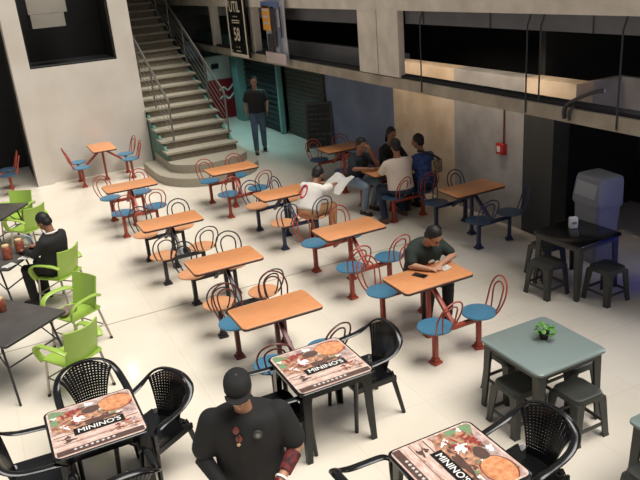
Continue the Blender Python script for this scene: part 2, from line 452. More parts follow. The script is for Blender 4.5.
# things glimpsed behind the stair
t = thing('kiosk', 'red kiosk with a white upper board behind the stair railing', 'kiosk', (6.72, 20.75, 0))
bm = B(((0, 0, .58), (.86, .5, 1.16))); part('counter', bm, REDK, t)
bm = B(((-.02, .05, 1.5), (.82, .3, .68))); part('board', bm, WHITE, t)['label'] = 'white board'
bm = bmesh.new()
for dz in (0, .25): tube(bm, spline([(-.1, -.255, .6+dz), (.05, -.255, .68+dz), (.18, -.255, .58+dz), (.36, -.255, .74+dz)]), .03, 6)
part('script_mark', bm, WHITE, t)['label'] = 'white script stroke on red'
bm = B(((-.1, -.12, 1.55), (.22, .06, .14))); part('plaque', bm, DARKW, t)['label'] = 'small dark plaque'
bm = bmesh.new(); ell(bm, (0, 0, .28), (.3, 0, 0), (0, .26, 0), (0, 0, .28)); 
single('plastic_sack', 'pale blue plastic sack seen through the stair railing', 'sack', bm, mat('pale_blue_film', (112, 134, 154), .35, col2=(54, 66, 80), scale=18), (5.64, 19.6, 1.86))
single('ledge_unit', 'grey ledge cabinet holding the pale blue sack behind the stair', 'cabinet', SB((5.3, 5.94, 19.3, 20.0, 0, 1.86)), DARKC)

# ------------------------------------------------------------------ banners hung on the beam
def banner(name, label, y0, y1, z0, z1, base):
    t = thing(name, label, 'banner', (5.9, (y0+y1)/2, z0))
    bm = bmesh.new(); n = 8
    rows = [[V((-.03*math.sin(PI*j/n)*.6+(.012*math.cos(3*i)), -(y1-y0)/2+(y1-y0)*i/6, (z1-z0)*j/n)) for i in range(7)] for j in range(n+1)]
    R = [[bm.verts.new(p) for p in r] for r in rows]
    for a, b in zip(R, R[1:]):
        for i in range(6): bm.faces.new((a[i], a[i+1], b[i+1], b[i]))
    bmesh.ops.solidify(bm, geom=bm.faces[:], thickness=.008)
    part('sheet', bm, base, t)
    return t
def onb(t, me, y, z, parent_name='print'):
    o = obj(parent_name, me, t, (-.075, y, z)); o.rotation_euler = (PI/2, 0, -PI/2); return o
t = banner('hanging_banner', 'black hanging banner with white lettering, nearer the stair', 15.6, 16.75, 2.22, 3.9, BANB)
for s, size, z in (('UTIL', .34, 1.12), ('- - -', .2, .93), ('====', .22, .79), ('58', .42, .5), ('.:..:.', .26, .2)):
    onb(t, text_mesh(s, size, CREAM), 0, z, 'lettering')
bm = bmesh.new()
for y in (-.55, .55): box(bm, (-.062, y, .84), (.01, .05, 1.6))
box(bm, (-.062, 0, .035), (.012, 1.18, .07)); part('border', bm, CREAM, t)['label'] = 'pale printed border'
for y in (-.25, .25):
    bm = B(((-.062, y, 1.5), (.01, .22, .36))); part('print', bm, BANP, t)
t = banner('hanging_banner', 'white hanging banner with an orange print, right of the black one', 13.45, 14.5, 2.22, 3.9, BANW)
for nm, y, z, w, h, m in (('print', .12, 1.18, .9, .14, BANBL), ('print', .33, .92, .4, .5, BANO), ('print', -.02, .75, .2, .8, BAND), ('print', .2, .42, .3, .36, BAND), ('print', 0, .12, 1.06, .22, BANP), ('print', -.3, .5, .07, .5, BANBL), ('print', -.4, .85, .06, .6, BAND)):
    bm = bmesh.new(); box(bm, (-.062, y, z), (.012, w, h), None, .004); part(nm, bm, m, t)
for i, z in enumerate((1.08, .95, .82)): 
    bm = B(((-.07, .33, z), (.01, .3, .05))); part('print', bm, BANP, t)

# ------------------------------------------------------------------ chalkboard A-frame
t = thing('chalkboard_sign', 'dark chalkboard A-frame sign with chalk writing by the brown shutter', 'sign', (7.0, 14.62, 0), math.radians(-38))
tilt = M.Rotation(math.radians(-7), 3, 'X')
for s, yy in ((1, 0), (-1, .34)):
    R_ = M.Rotation(math.radians(-8*s), 3, 'X')
    bm = bmesh.new()
    for x in (-.29, .29): box(bm, R_ @ V((x, 0, .57))+V((0, yy, 0)), (.05, .03, 1.14), R_)
    for z in (.12, 1.12): box(bm, R_ @ V((0, 0, z))+V((0, yy, 0)), (.56, .03, .05), R_)
    part('frame', bm, SHUTB, t)
    bm = bmesh.new(); box(bm, R_ @ V((0, 0, .62))+V((0, yy, 0)), (.54, .018, .96), R_); part('board', bm, CHALK, t)
bm = bmesh.new(); R_ = M.Rotation(math.radians(-8), 3, 'X')
for j in range(7):
    z = .3+j*.115; n = random.randint(2, 4); x = -.22
    for k in range(n):
        L = random.uniform(.06, .16)
        pts = [R_ @ V((x+L*i/6, -.014, z+.02*math.sin(i*2.3+j))) for i in range(7)]
        tube(bm, pts, .006, 5); x += L+.03
part('chalk_writing', bm, CHALKW, t)
# ------------------------------------------------------------------ fixed table sets: top on a steel frame with four swivel seats
TL, TW, SA, SBY = .892, .51, .2855, .529
CACHE = {}
def cached(key, fn):
    if key not in CACHE: CACHE[key] = fn()
    return CACHE[key]
def f_top():
    bm = bmesh.new(); plate(bm, TL, TW, .045, .738, .752, .003); return mesh('tabletop', bm, WOOD)
def f_edge():
    bm = bmesh.new(); plate(bm, TL+.004, TW+.004, .047, .716, .739, .003); return mesh('edge_band', bm, EDGE)
def f_post(m):
    bm = bmesh.new(); box(bm, (0, 0, .37), (.045, .045, .69), None, .004); box(bm, (0, 0, .708), (.3, .3, .014))
    return mesh('pedestal', bm, m)
def f_strut(m, s):
    bm = bmesh.new(); a = V((0, s*.03, .69)); b = V((0, s*(SBY-.05), .335)); d = b-a
    box(bm, (a+b)/2, (.045, .045, d.length), d.to_track_quat('Z', 'Y').to_matrix(), .004); return mesh('strut', bm, m)
def f_bar(m, s):
    bm = bmesh.new(); box(bm, (0, s*SBY, .36), (2*SA, .045, .05), None, .004); return mesh('crossbar', bm, m)
def f_seat(m):
    bm = bmesh.new(); lathe(bm, [(.02, .425), (.175, .425), (.187, .432), (.19, .44), (.186, .448), (.17, .451), (.02, .453)], 28); return mesh('seat', bm, m)
def f_seatpost(m):
    bm = bmesh.new(); box(bm, (0, 0, .215), (.05, .05, .42), None, .004); box(bm, (0, 0, .415), (.16, .16, .02))
    return mesh('seat_post', bm, m)
def f_foot(m):
    bm = bmesh.new(); box(bm, (0, 0, .014), (.11, .11, .028), None, .005); box(bm, (0, 0, .045), (.07, .07, .04), None, .004); return mesh('foot_plate', bm, m)
def f_hoop(m):
    bm = bmesh.new()
    for w0, w1, h, yb, yt in ((.118, .172, .36, -.13, -.275), (.05, .1, .30, -.165, -.255)):
        ctrl = []
        for sx in (-1, 1):
            q = [(sx*w0, yb, .43), (sx*(w0+(w1-w0)*.62), yb+(yt-yb)*.3, .43+.33*(h-w1*.6)), (sx*w1, yb+(yt-yb)*.62, .45+h-w1*.95), (sx*w1*.72, yb+(yt-yb)*.9, .45+h-w1*.28)]
            ctrl = q+[(0, yt, .45+h)] if sx < 0 else ctrl+q[::-1]
        tube(bm, spline(ctrl, 5), .0095, 6)
    return mesh('backrest', bm, m)
def table_set(label, x, y, rz, fm, sm, scheme, sw=(0, 0, 0, 0), group='fixed table sets with swivel seats'):
    t = thing('cafeteria_table_set', label, 'table set', (x, y, 0), rz, group)
    e = obj('tabletop', cached('top', f_top), t); obj('edge_band', cached('edge', f_edge), e)['label'] = 'dark edge band'
    obj('pedestal', cached('post'+scheme, lambda: f_post(fm)), t)
    for s in (-1, 1):
        obj('strut', cached('strut%s%d' % (scheme, s), lambda: f_strut(fm, s)), t)
        obj('crossbar', cached('bar%s%d' % (scheme, s), lambda: f_bar(fm, s)), t)
    obj('foot_plate', cached('foot'+scheme, lambda: f_foot(fm)), t)
    for i, (sx, sy) in enumerate(((-1, -1), (1, -1), (-1, 1), (1, 1))):
        base = 0 if sy < 0 else PI           # backrest sits on the outer side
        s = obj('seat', cached('seat'+sm.name, lambda: f_seat(sm)), t, (sx*SA, sy*SBY, 0), base+math.radians(sw[i]))
        obj('backrest', cached('hoop'+scheme, lambda: f_hoop(fm)), s)
        obj('seat_post', cached('sp'+scheme, lambda: f_seatpost(fm)), s)
        obj('foot_plate', cached('foot'+scheme, lambda: f_foot(fm)), s)
    return t
HALF = PI/2
# swivels: front-left, front-right, back-left, back-right (degrees)
table_set('small-looking orange table with red frame and blue seats against the cream wall', 2.26, 15.82, -HALF, RED, BLUESEAT, 'red', (4, -6, 5, -4))
table_set('red-framed blue-seat table set at far left beyond the pale pillar', -.22, 16.35, -HALF, RED, SHADEDSEAT, 'red', (0, 8, 0, -6))
table_set('red-framed blue-seat table set left of the stair foot, just in front of the wall table', 2.09, 12.2, 0, RED, BLUESEAT, 'red', (5, -8, 20, -10))
table_set('black-framed table set with orange seats, back one of the left row', 2.16, 9.8, 0, BLACKM, ORSEAT, 'black', (0, 6, 0, -10))
table_set('black-framed table set with orange seats, middle of the left row', 2.31, 7.85, 0, BLACKM, ORSEAT, 'black', (-4, 8, 6, -8))
table_set('nearest table set of the left row, maroon frame and blue seats', 2.305, 6.216, 0, BROWNM, BLUESEAT, 'brown', (-12, 14, 0, 0))
table_set('red-framed blue-seat table set right beside the rounded stair foot', 3.91, 11.99, 0, RED, BLUESEAT, 'red', (0, 10, 0, -8))
table_set('navy-framed table set with orange seats where the person in the white jersey sits', 4.07, 9.97, 0, NAVY, ORSEAT, 'navy', (0, 5, 0, 40))
table_set('red-framed empty table set with blue seats in the middle of the centre row', 4.085, 7.846, 0, RED, BLUESEAT, 'red', (4, 10, 12, 10))
table_set('nearest red-framed table set of the centre row where the man writes on paper', 4.039, 5.949, 0, RED, BLUESEAT, 'red', (10, 76, 14, 0))
table_set('red-framed table set in shade in front of the slate blue wall', 6.2, 11.92, 0, RED, SHADEDSEAT, 'red', (0, 12, 0, -12))
table_set('red-framed table set in shade with four people seated round it', 6.05, 9.95, 0, RED, SHADEDSEAT, 'red', (20, 0, 0, 0))
table_set('dark navy-framed table set in shade, right of the seated group', 6.409, 8.209, 0, NAVY, SHADEDSEAT, 'navy', (0, 62, 0, 6))

# ------------------------------------------------------------------ moulded plastic tables
def plastic_table(name, label, x, y, rz, topm, legm, w=.74, d=.74, h=.72, group=None):
    t = thing(name, label, 'table', (x, y, 0), rz, group)
    bm = bmesh.new(); plate(bm, w, d, .06, h-.03, h, .006); part('tabletop', bm, topm, t)
    bm = bmesh.new(); 
    for s in (-1, 1):
        box(bm, (0, s*(d/2-.045), h-.055), (w-.1, .02, .06)); box(bm, (s*(w/2-.045), 0, h-.055), (.02, d-.1, .06))
    part('apron', bm, legm, t)
    for sx in (-1, 1):
        for sy in (-1, 1):
            bm = bmesh.new()
            cx, cy = sx*(w/2-.05), sy*(d/2-.05)
            def L(z, a, off):
                px, py = cx+sx*off, cy+sy*off; th = .022
                q = [(0, 0), (-a, 0), (-a, -th), (-th, -th), (-th, -a), (0, -a)]
                return [V((px+sx*u, py+sy*v, z)) for u, v in q]
            loft(bm, [L(h-.03, .085, .012), L(h*.5, .07, .018), L(0.0, .05, .03)])
            part('leg', bm, legm, t, smooth=False)
    return t

def printed_cover(t, h=.72, w=.70):
    """pizza-print cover: layered printed shapes, local x along the lettering"""
    bm = bmesh.new(); plate(bm, w, w, .05, h-.001, h+.002); cov = part('printed_cover', bm, PR_BASE, t)
    cov['label'] = 'pizza-print cover with the lettering MININO\'S'
    rnd = random.Random(3)
    mats = [PR_MIX, PR_PIZZA, PR_RING, PR_MEAT, PR_DISH, PR_GREEN, PR_DARK, PR_WHITE, PR_BLACK, PR_MIX2]
    bm = bmesh.new()
    Z = [h+.0023]
    def blob(cx, cy, rx, ry, mi, wob=.12, n=22, rot=0):
        Z[0] += .00004
        ph = rnd.random()*6; pts = []
        for k in range(n):
            a = 2*PI*k/n; q = 1+wob*math.sin(3*a+ph)+wob*.6*math.sin(5*a+2*ph)
            x, y = rx*q*math.cos(a), ry*q*math.sin(a)
            x, y = x*math.cos(rot)-y*math.sin(rot), x*math.sin(rot)+y*math.cos(rot)
            pts.append((max(-w/2+.012, min(w/2-.012, cx+x)), max(-w/2+.012, min(w/2-.012, cy+y))))
        poly(bm, pts, Z[0], mi)
    def quad(x0, x1, y0, y1, mi, sk=0):
        Z[0] += .00004; poly(bm, [(x0, y0), (x1, y0+sk), (x1, y1+sk), (x0, y1)], Z[0], mi)
    quad(-.335, .335, -.02, .33, 9)                                   # mauve upper half
    quad(-.335, .335, -.075, -.066, 6); quad(-.335, .335, -.2, -.193, 6)
    blob(-.15, .13, .2, .16, 0, .2); blob(.02, .06, .2, .1, 0, .25)
    blob(-.28, .28, .06, .05, 5, .3); blob(-.3, .16, .03, .06, 5, .3)
    blob(.2, .2, .155, .125, 2, .01); blob(.2, .2, .143, .114, 1, .02)
    for k in range(16):
        blob(-.2+rnd.uniform(-.1, .14), .14+rnd.uniform(-.1, .12), rnd.uniform(.015, .05), rnd.uniform(.012, .03), 3 if k % 3 else 7, .3, rot=rnd.random()*3)
    for k in range(9):
        blob(.2+rnd.uniform(-.09, .09), .2+rnd.uniform(-.07, .07), rnd.uniform(.008, .02), rnd.uniform(.008, .016), 3 if k % 2 else 0, .2)
    for k in range(34):
        blob(rnd.uniform(-.31, .3), rnd.uniform(-.0, .3), rnd.uniform(.01, .032), rnd.uniform(.006, .016), rnd.choice([6, 7, 0, 3, 6, 5, 7]), .35, rot=rnd.uniform(-.6, .6))
    blob(.2, .2, .135, .106, 1, .02)
    blob(.0, .2, .075, .05, 4, .03); blob(.0, .2, .062, .04, 6, .03)
    blob(-.01, .29, .035, .025, 7, .3)
    blob(.03, .02, .12, .035, 6, .2)
    for k in range(16):
        blob(rnd.uniform(-.3, .32), rnd.uniform(-.24, .02), rnd.uniform(.012, .05), rnd.uniform(.008, .02), rnd.choice([0, 3, 9, 0, 6]), .3, rot=rnd.uniform(-.4, .4))
    quad(-.335, .335, -.335, -.272, 6)                                 # dark band along the front edge
    for k in range(5): blob(.1+.05*k, -.2+.01*(k % 2), .022, .016, 0, .2)
    quad(-.175, .225, -.116, -.018, 8)
    part('print', bm, mats, cov, smooth=False)
    me = text_mesh("MININO'S", .08, PR_WHITE, .0002); o = obj('lettering', me, cov, (.025, -.067, Z[0]+.0006)); o['label'] = "white lettering MININO'S"
    me = text_mesh("* * * * * * * *", .06, PR_WHITE, .0002); o = obj('edge_lettering', me, cov, (-.05, -.309, Z[0]+.0006))

p1 = plastic_table('printed_table', 'pizza-print black table at lower left with four black armchairs', .285, 5.245, 0, BLKPL, BLKPL)
printed_cover(p1)
p2 = plastic_table('printed_table', 'pizza-print black table in the middle, just right of the man in the cap', 2.222, 5.005, 0, BLKPL, BLKPL)
printed_cover(p2)
p3 = plastic_table('printed_table', 'pizza-print black table at the bottom edge with its lettering turned sideways', 2.44, 3.28, -HALF, BLKPL, BLKPL)
printed_cover(p3)
plastic_table('square_table', 'grey-green square plastic table with a small plant on it', 4.05, 4.19, 0, GREYTOP, GREYPL, .79, .79)
plastic_table('square_table', 'black square plastic table in the shade with a white napkin holder on it', 6.3, 5.99, math.radians(3), BLKPL, GREYPL, .76, .76)
plastic_table('square_table', 'grey square plastic table cut off by the right edge at the bottom', 4.16, 2.64, 0, GREYTOP, GREYPL, .76, .76)

# ------------------------------------------------------------------ stools
def make_stool(label, x, y, rz, group='charcoal plastic stools'):
    t = thing('plastic_stool', label, 'stool', (x, y, 0), rz, group)
    def top():
        bm = bmesh.new(); P = lambda s, z: [V((a, b, z)) for a, b in rrect(s, s, s*.22)]
        loft(bm, [P(.335, .385), P(.33, .415), P(.315, .436), P(.29, .442), P(.24, .438), P(.1, .436)]); return mesh('seat', bm, GREYPL)
    obj('seat', cached('stooltop', top), t)
    for i, (sx, sy) in enumerate(((-1, -1), (1, -1), (1, 1), (-1, 1))):
        def leg():
            bm = bmesh.new()
            def L(z, a, c):
                th = .016; q = [(0, 0), (-a, 0), (-a, -th), (-th, -th), (-th, -a), (0, -a)]
                return [V((sx*(c+u), sy*(c+v), z)) for u, v in q]
            loft(bm, [L(.40, .11, .163), L(.36, .085, .168), L(.2, .07, .18), L(.03, .06, .193), L(0.0, .068, .2)]); return mesh('leg', bm, GREYPL, False)
        obj('leg', cached('stoolleg%d' % i, leg), t)
    def ring():
        bm = bmesh.new()
        for s in (-1, 1):
            box(bm, (0, s*.172, .13), (.28, .014, .03)); box(bm, (s*.172, 0, .13), (.014, .28, .03))
        return mesh('stretcher_ring', bm, GREYPL, False)
    obj('stretcher_ring', cached('stoolring', ring), t)
    return t
make_stool('charcoal stool half under the left side of the plant table', 3.76, 4.16, 0)
make_stool('charcoal stool half under the near side of the plant table', 4.11, 3.80, 0)
make_stool('charcoal stool mostly hidden under the far side of the plant table', 4.05, 4.6, 0)
make_stool('charcoal stool mostly hidden under the right side of the plant table', 4.42, 4.19, 0)
make_stool('charcoal stool at the left side of the black table in shade', 5.87, 6.03, math.radians(4))
make_stool('charcoal stool at the near side of the black table in shade', 6.31, 5.50, math.radians(2))
make_stool('charcoal stool behind the far side of the black table in shade', 6.25, 6.45, math.radians(-4))
make_stool('charcoal stool under the cut-off grey table at the right edge', 3.78, 2.72, 0)

# ------------------------------------------------------------------ black armchairs (faces +y)
def armchair_meshes():
    d = {}
    bm = bmesh.new()
    P = lambda w, dd, z, oy=0: [V((a, b+oy, z)) for a, b in rrect(w, dd, .07)]
    loft(bm, [P(.44, .43, .41), P(.46, .45, .425), P(.455, .445, .437), P(.43, .42, .435), P(.36, .34, .425)])
    d['seat'] = mesh('seat', bm, BLKPL)
    # lattice back panel
    bm = bmesh.new(); nu, nv = 29, 33
    def S(u, v):                     # u -1..1, v 0..1
        w = .125+.115*v**1.2
        z = .42+.42*v-.105*(abs(u)**2.4)*v**3
        y = -.2-.112*v+.05*u*u*(.3+v)
        return V((u*w, y, z))
    Q = lambda i: i//2*2+(1.2 if i % 2 else 0)
    G = [[bm.verts.new(S(-1+2*Q(i)/Q(nu), Q(j)/Q(nv))) for i in range(nu+1)] for j in range(nv+1)]
    for j in range(nv):
        for i in range(nu):
            hole = (i % 2 == 1 and j % 2 == 1 and 1 <= i < nu-1 and 3 < j < nv-1)
            if not hole: bm.faces.new((G[j][i], G[j][i+1], G[j+1][i+1], G[j+1][i]))
    bmesh.ops.recalc_face_normals(bm, faces=bm.faces[:])
    bmesh.ops.solidify(bm, geom=bm.faces[:], thickness=.011)
    d['back_panel'] = mesh('back_panel', bm, BLKPL)
    # rim: arm - arch - arm as one band
    half = [(.262, .235, .60), (.283, .17, .648), (.288, .03, .66), (.283, -.11, .675), (.268, -.21, .715), (.225, -.28, .782), (.13, -.31, .832), (0, -.318, .847)]
    ctrl = half+[(-x, y, z) for x, y, z in half[-2::-1]]
    bm = bmesh.new(); pts = spline(ctrl, 5)
    F = []
    n = len(pts)
    rings = []
    for i, p in enumerate(pts):
        t = (pts[min(i+1, n-1)]-pts[max(i-1, 0)]).normalized()
        s = abs(2*i/(n-1)-1)                     # 1 at arm fronts
        out = V((p.x, p.y+.02, 0)).normalized() if s < .99 else V((1 if p.x > 0 else -1, 0, 0))
        wide = V((1, 0, 0)) if s > .55 else None
        nrm = V((0, 0, 1)) if s > .5 else V((0, -.35, .95)).lerp(V((0, 0, 1)), s).normalized()
        a = t.cross(nrm).normalized(); b = a.cross(t).normalized()
        ra, rb = .033, .013
        rings.append([p+a*(ra*math.cos(2*PI*k/10))+b*(rb*math.sin(2*PI*k/10)) for k in range(10)])
    loft(bm, rings); d['arm_rim'] = mesh('arm_rim', bm, BLKPL)
    for k, (sx, f) in enumerate(((-1, 1), (1, 1), (-1, -1), (1, -1))):
        bm = bmesh.new()
        if f > 0: path = [(sx*.272, .235, .625), (sx*.255, .225, .5), (sx*.25, .225, .4), (sx*.262, .25, .0)]
        else: path = [(sx*.17, -.2, .44), (sx*.2, -.215, .36), (sx*.245, -.285, .0)]
        pts = spline(path, 4); tube(bm, pts, [.03-.011*i/(len(pts)-1) for i in range(len(pts))], 8, up=(1, 0, 0))
        d['leg%d' % k] = mesh('leg', bm, BLKPL)
    bm = bmesh.new()
    for s in (-1, 1):
        box(bm, (s*.235, 0, .405), (.02, .44, .05)); box(bm, (0, s*.2, .405), (.42, .02, .05))
    d['apron'] = mesh('apron', bm, BLKPL)
    return d
def armchair(label, x, y, rz):
    d = cached('armchair', armchair_meshes)
    t = thing('plastic_armchair', label, 'armchair', (x, y, 0), rz, 'black plastic armchairs')
    for nm in ('seat', 'back_panel', 'arm_rim', 'apron'): obj(nm, d[nm], t)
    for k in range(4): obj('leg', d['leg%d' % k], t)
    return t
armchair('black lattice-back armchair behind the lower left pizza-print table', .35, 5.77, PI+.04)
armchair('black lattice-back armchair on the right of the lower left pizza-print table', .74, 5.30, HALF+.55)
armchair('black armchair on the left of the lower left pizza-print table, cut by the frame', -.2, 5.22, -HALF-.05)
armchair('black armchair at the near side of the lower left pizza-print table, cut by the frame', .30, 4.57, .05)
armchair('black lattice-back armchair on the right of the middle pizza-print table', 2.70, 5.1, HALF+.02)
armchair('black armchair between the man in the cap and the middle pizza-print table', 1.74, 5.0, -HALF)
armchair('black lattice-back armchair on the right of the bottom pizza-print table', 3.0, 3.24, HALF+.14)
armchair('black armchair on the left of the bottom pizza-print table, cut by the frame', 1.92, 3.40, -HALF+.04)

# ------------------------------------------------------------------ lime chairs (faces +y)
def lime_meshes():
    d = {}
    bm = bmesh.new(); n = 8
    P = lambda w, dd, z, oy=0: [V((a, b+oy, z)) for a, b in rrect(w, dd, .06)]
    loft(bm, [P(.44, .44, .43), P(.46, .46, .44), P(.455, .455, .452), P(.40, .40, .446)])
    d['seat'] = mesh('seat', bm, GREEN)
    bm = bmesh.new(); nu, nv = 10, 14
    def S(u, v):
        w = .205+.01*v
        return V((u*w, -.205-.085*v+.05*u*u, .45+.365*v+.02*u*u*v))
    G = [[bm.verts.new(S(-1+2*i/nu, j/nv)) for i in range(nu+1)] for j in range(nv+1)]
    for j in range(nv):
        for i in range(nu): bm.faces.new((G[j][i], G[j][i+1], G[j+1][i+1], G[j+1][i]))
    bmesh.ops.recalc_face_normals(bm, faces=bm.faces[:])
    bmesh.ops.solidify(bm, geom=bm.faces[:], thickness=.018)
    for j in range(7):            # horizontal ribs
        v = .1+.13*j; tube(bm, [S(u, v)+V((0, .004, 0)) for u in (-.9, -.5, 0, .5, .9)], .0045, 5)
    d['backrest'] = mesh('backrest', bm, GREEN)
    for k, s in enumerate((-1, 1)):
        bm = bmesh.new()
        pts = spline([(s*.215, -.21, .60), (s*.25, -.14, .645), (s*.272, .02, .66), (s*.272, .15, .645), (s*.262, .22, .585), (s*.24, .225, .50), (s*.215, .2, .43)], 5)
        tube(bm, pts, [.042]*8+[.036]*(len(pts)-8), 10, up=(0, 0, 1), flat=.42)
        d['armrest%d' % k] = mesh('armrest', bm, GREEN)
    for k, (sx, f) in enumerate(((-1, 1), (1, 1), (-1, -1), (1, -1))):
        bm = bmesh.new()
        tube(bm, [(sx*.2, f*.18, .44), (sx*.235, f*.22+(-.04 if f < 0 else 0), .02)], .014, 8)
        d['leg%d' % k] = mesh('leg', bm, CHROME)
        bm = bmesh.new(); tube(bm, [(sx*.234, f*.217+(-.037 if f < 0 else 0), .03), (sx*.236, f*.222+(-.04 if f < 0 else 0), 0)], .018, 8)
        d['leg_cap%d' % k] = mesh('leg_cap', bm, RUBBER)
    bm = bmesh.new()
    for f in (-1, 1): tube(bm, [(-.217, f*.2, .22), (.217, f*.2, .22)], .009, 6)
    for s in (-1, 1): tube(bm, [(s*.217, -.21, .22), (s*.217, .2, .22)], .009, 6)
    d['stretcher'] = mesh('stretcher', bm, CHROME)
    return d
def lime_chair(label, x, y, rz):
    d = cached('lime', lime_meshes)
    t = thing('lime_chair', label, 'chair', (x, y, 0), rz, 'lime green chairs')
    obj('seat', d['seat'], t); obj('backrest', d['backrest'], t)
    for k in range(2): obj('armrest', d['armrest%d' % k], t)
    for k in range(4):
        l = obj('leg', d['leg%d' % k], t); l['label'] = 'metal leg'; obj('leg_cap', d['leg_cap%d' % k], l)
    obj('stretcher', d['stretcher'], t)['label'] = 'metal stretcher'
    return t
D = math.radians
lime_chair('lime green chair under the man in the black long-sleeved top', .50, 9.545, D(134-90))
lime_chair('empty lime green chair with a grey cloth bundle on its seat', .50, 8.16, D(211-90))
lime_chair('empty lime green chair with its back to the black armchair at lower left', .32, 7.08, D(121-90))
lime_chair('lime green chair just behind the head of the man in the black top', .33, 11.95, D(126-90))
lime_chair('farthest lime green chair behind the dark table near the pale pillar', .22, 12.76, D(236-90))

# ------------------------------------------------------------------ dark folding tables; origin at the near right corner
def folding_table(label, x, y, deg, L, W, h=.74):
    t = thing('folding_table', label, 'table', (x, y, 0), D(deg), 'dark folding tables')
    # local: right corner at origin, x towards far end (long), y sideways
    bm = bmesh.new(); plate(bm, L, W, .03, h-.022, h, .004, L/2, W/2); part('tabletop', bm, DARKTOP, t)
    bm = bmesh.new(); plate(bm, L+.006, W+.006, .033, h-.03, h-.012, 0, L/2, W/2); part('edge_band', bm, BLACKM, t)
    for xe, s in ((.2, 1), (L-.2, -1)):
        for yy in (.1, W-.1):
            bm = bmesh.new(); tube(bm, [(xe, yy, h-.03), (xe-s*.14, yy+(-.06 if yy < W/2 else .06), 0)], .013, 8); part('leg', bm, BLACKM, t)
        bm = bmesh.new(); tube(bm, [(xe-s*.06, .08, .42), (xe-s*.06, W-.08, .42)], .01, 6); tube(bm, [(xe-s*.07, .08, .38), (xe+s*.3, .16, h-.03)], .008, 6); tube(bm, [(xe-s*.07, W-.08, .38), (xe+s*.3, W-.16, h-.03)], .008, 6)
        part('leg_brace', bm, BLACKM, t)
    return t
folding_table('dark folding table at left nearest the camera, in front of two empty lime chairs', .38, 7.57, 128, 1.25, .84)
folding_table('dark folding table at left with jars and napkins where the man sits', .34, 9.93, 145, 1.3, .76)
folding_table('farthest dark folding table at left edge, below the pale pillar', .43, 12.38, 145, 1.3, .86)

# ------------------------------------------------------------------ small things on the tables
def jar(label, x, y, z, r, h):
    t = thing('condiment_jar', label, 'jar', (x, y, z), 0)
    bm = bmesh.new(); lathe(bm, [(.01, 0), (r*.85, 0), (r, .01), (r, h*.72), (r*.75, h*.84), (r*.7, h*.86)], 16); part('body', bm, JAR, t)
    bm = bmesh.new(); lathe(bm, [(.01, h*.86), (r*.76, h*.86), (r*.76, h*.97), (r*.6, h), (.01, h)], 16); part('lid', bm, JARLID, t)
jar('tall reddish brown jar on the middle folding table beside the napkin', .10, 9.86, .742, .06, .2)
jar('reddish brown jar at the frame edge on the middle folding table', -.07, 9.72, .742, .06, .2)
jar('reddish brown jar alone on the nearest folding table at the frame edge', -.25, 7.98, .742, .05, .17)
def sheet(name, label, cat, x, y, z, w, d, rz, m=PAPER):
    bm = bmesh.new(); n = 5; G = [[bm.verts.new((-w/2+w*i/n, -d/2+d*j/n, .003+.006*math.sin(i*2.1+j)*(1 if i in (0, n) else .3)+.004)) for i in range(n+1)] for j in range(n+1)]
    for j in range(n):
        for i in range(n): bm.faces.new((G[j][i], G[j][i+1], G[j+1][i+1], G[j+1][i]))
    bmesh.ops.solidify(bm, geom=bm.faces[:], thickness=.0025)
    return single(name, label, cat, bm, m, (x, y, z), rz)
sheet('napkin', 'crumpled white napkin beside the jars on the middle folding table', 'napkin', .15, 9.62, .742, .2, .14, .8)
sheet('napkin', 'small white napkin at the frame edge on the middle folding table', 'napkin', -.08, 9.42, .742, .16, .12, .6)
t = thing('tablet', 'pale blue tablet propped upright on the table in front of the man', 'tablet', (.28, 9.98, .742), D(120))
R_ = M.Rotation(D(-20), 3, 'X')
bm = bmesh.new(); box(bm, R_ @ V((0, 0, .1)), (.14, .012, .2), R_, .003); part('screen', bm, SILV, t)
bm = bmesh.new(); box(bm, V((0, .07, .008)), (.12, .1, .016), None, .003); part('stand', bm, DARKC, t)
bm = bmesh.new()
for k in range(7): ell(bm, (random.uniform(-.09, .09), random.uniform(-.05, .05), .04), (.07, 0, 0), (0, .05, 0), (0, 0, .04), 10, 8)
tag(obj('cloth_bundle', remeshed('cloth_bundle', bm, BAG, .008, 4), None, (.42, 8.14, .455), D(40)), 'grey cloth bundle lying on the seat of an empty lime chair', 'bundle')
bm = bmesh.new()  # teal cloth lump standing in for somebody's leg
ell(bm, (0, 0, .16), (.16, 0, 0), (0, .12, 0), (0, 0, .16)); ell(bm, (.03, 0, .26), (.1, 0, 0), (0, .08, 0), (0, 0, .1))
tag(obj('leg_stand_in', remeshed('leg_stand_in', bm, TEALCLOTH, .012, 4), None, (-.32, 8.95, 0), D(20)), 'dark teal cloth lump standing in for a leg at the left frame edge', 'bag')

sheet('paper_sheet', 'white paper the man in green writes on at the nearest centre table', 'paper', 4.31, 6.0, .753, .15, .11, .3)
t = thing('smartphone', 'black smartphone lying on the table in front of the writing man', 'phone', (3.97, 6.0, .753), D(25))
bm = bmesh.new(); box(bm, (0, 0, .005), (.085, .165, .009), None, .003); part('case', bm, BLACKM, t)
bm = bmesh.new(); box(bm, (0, 0, .0102), (.075, .15, .0015)); part('screen', bm, PHONE, t)

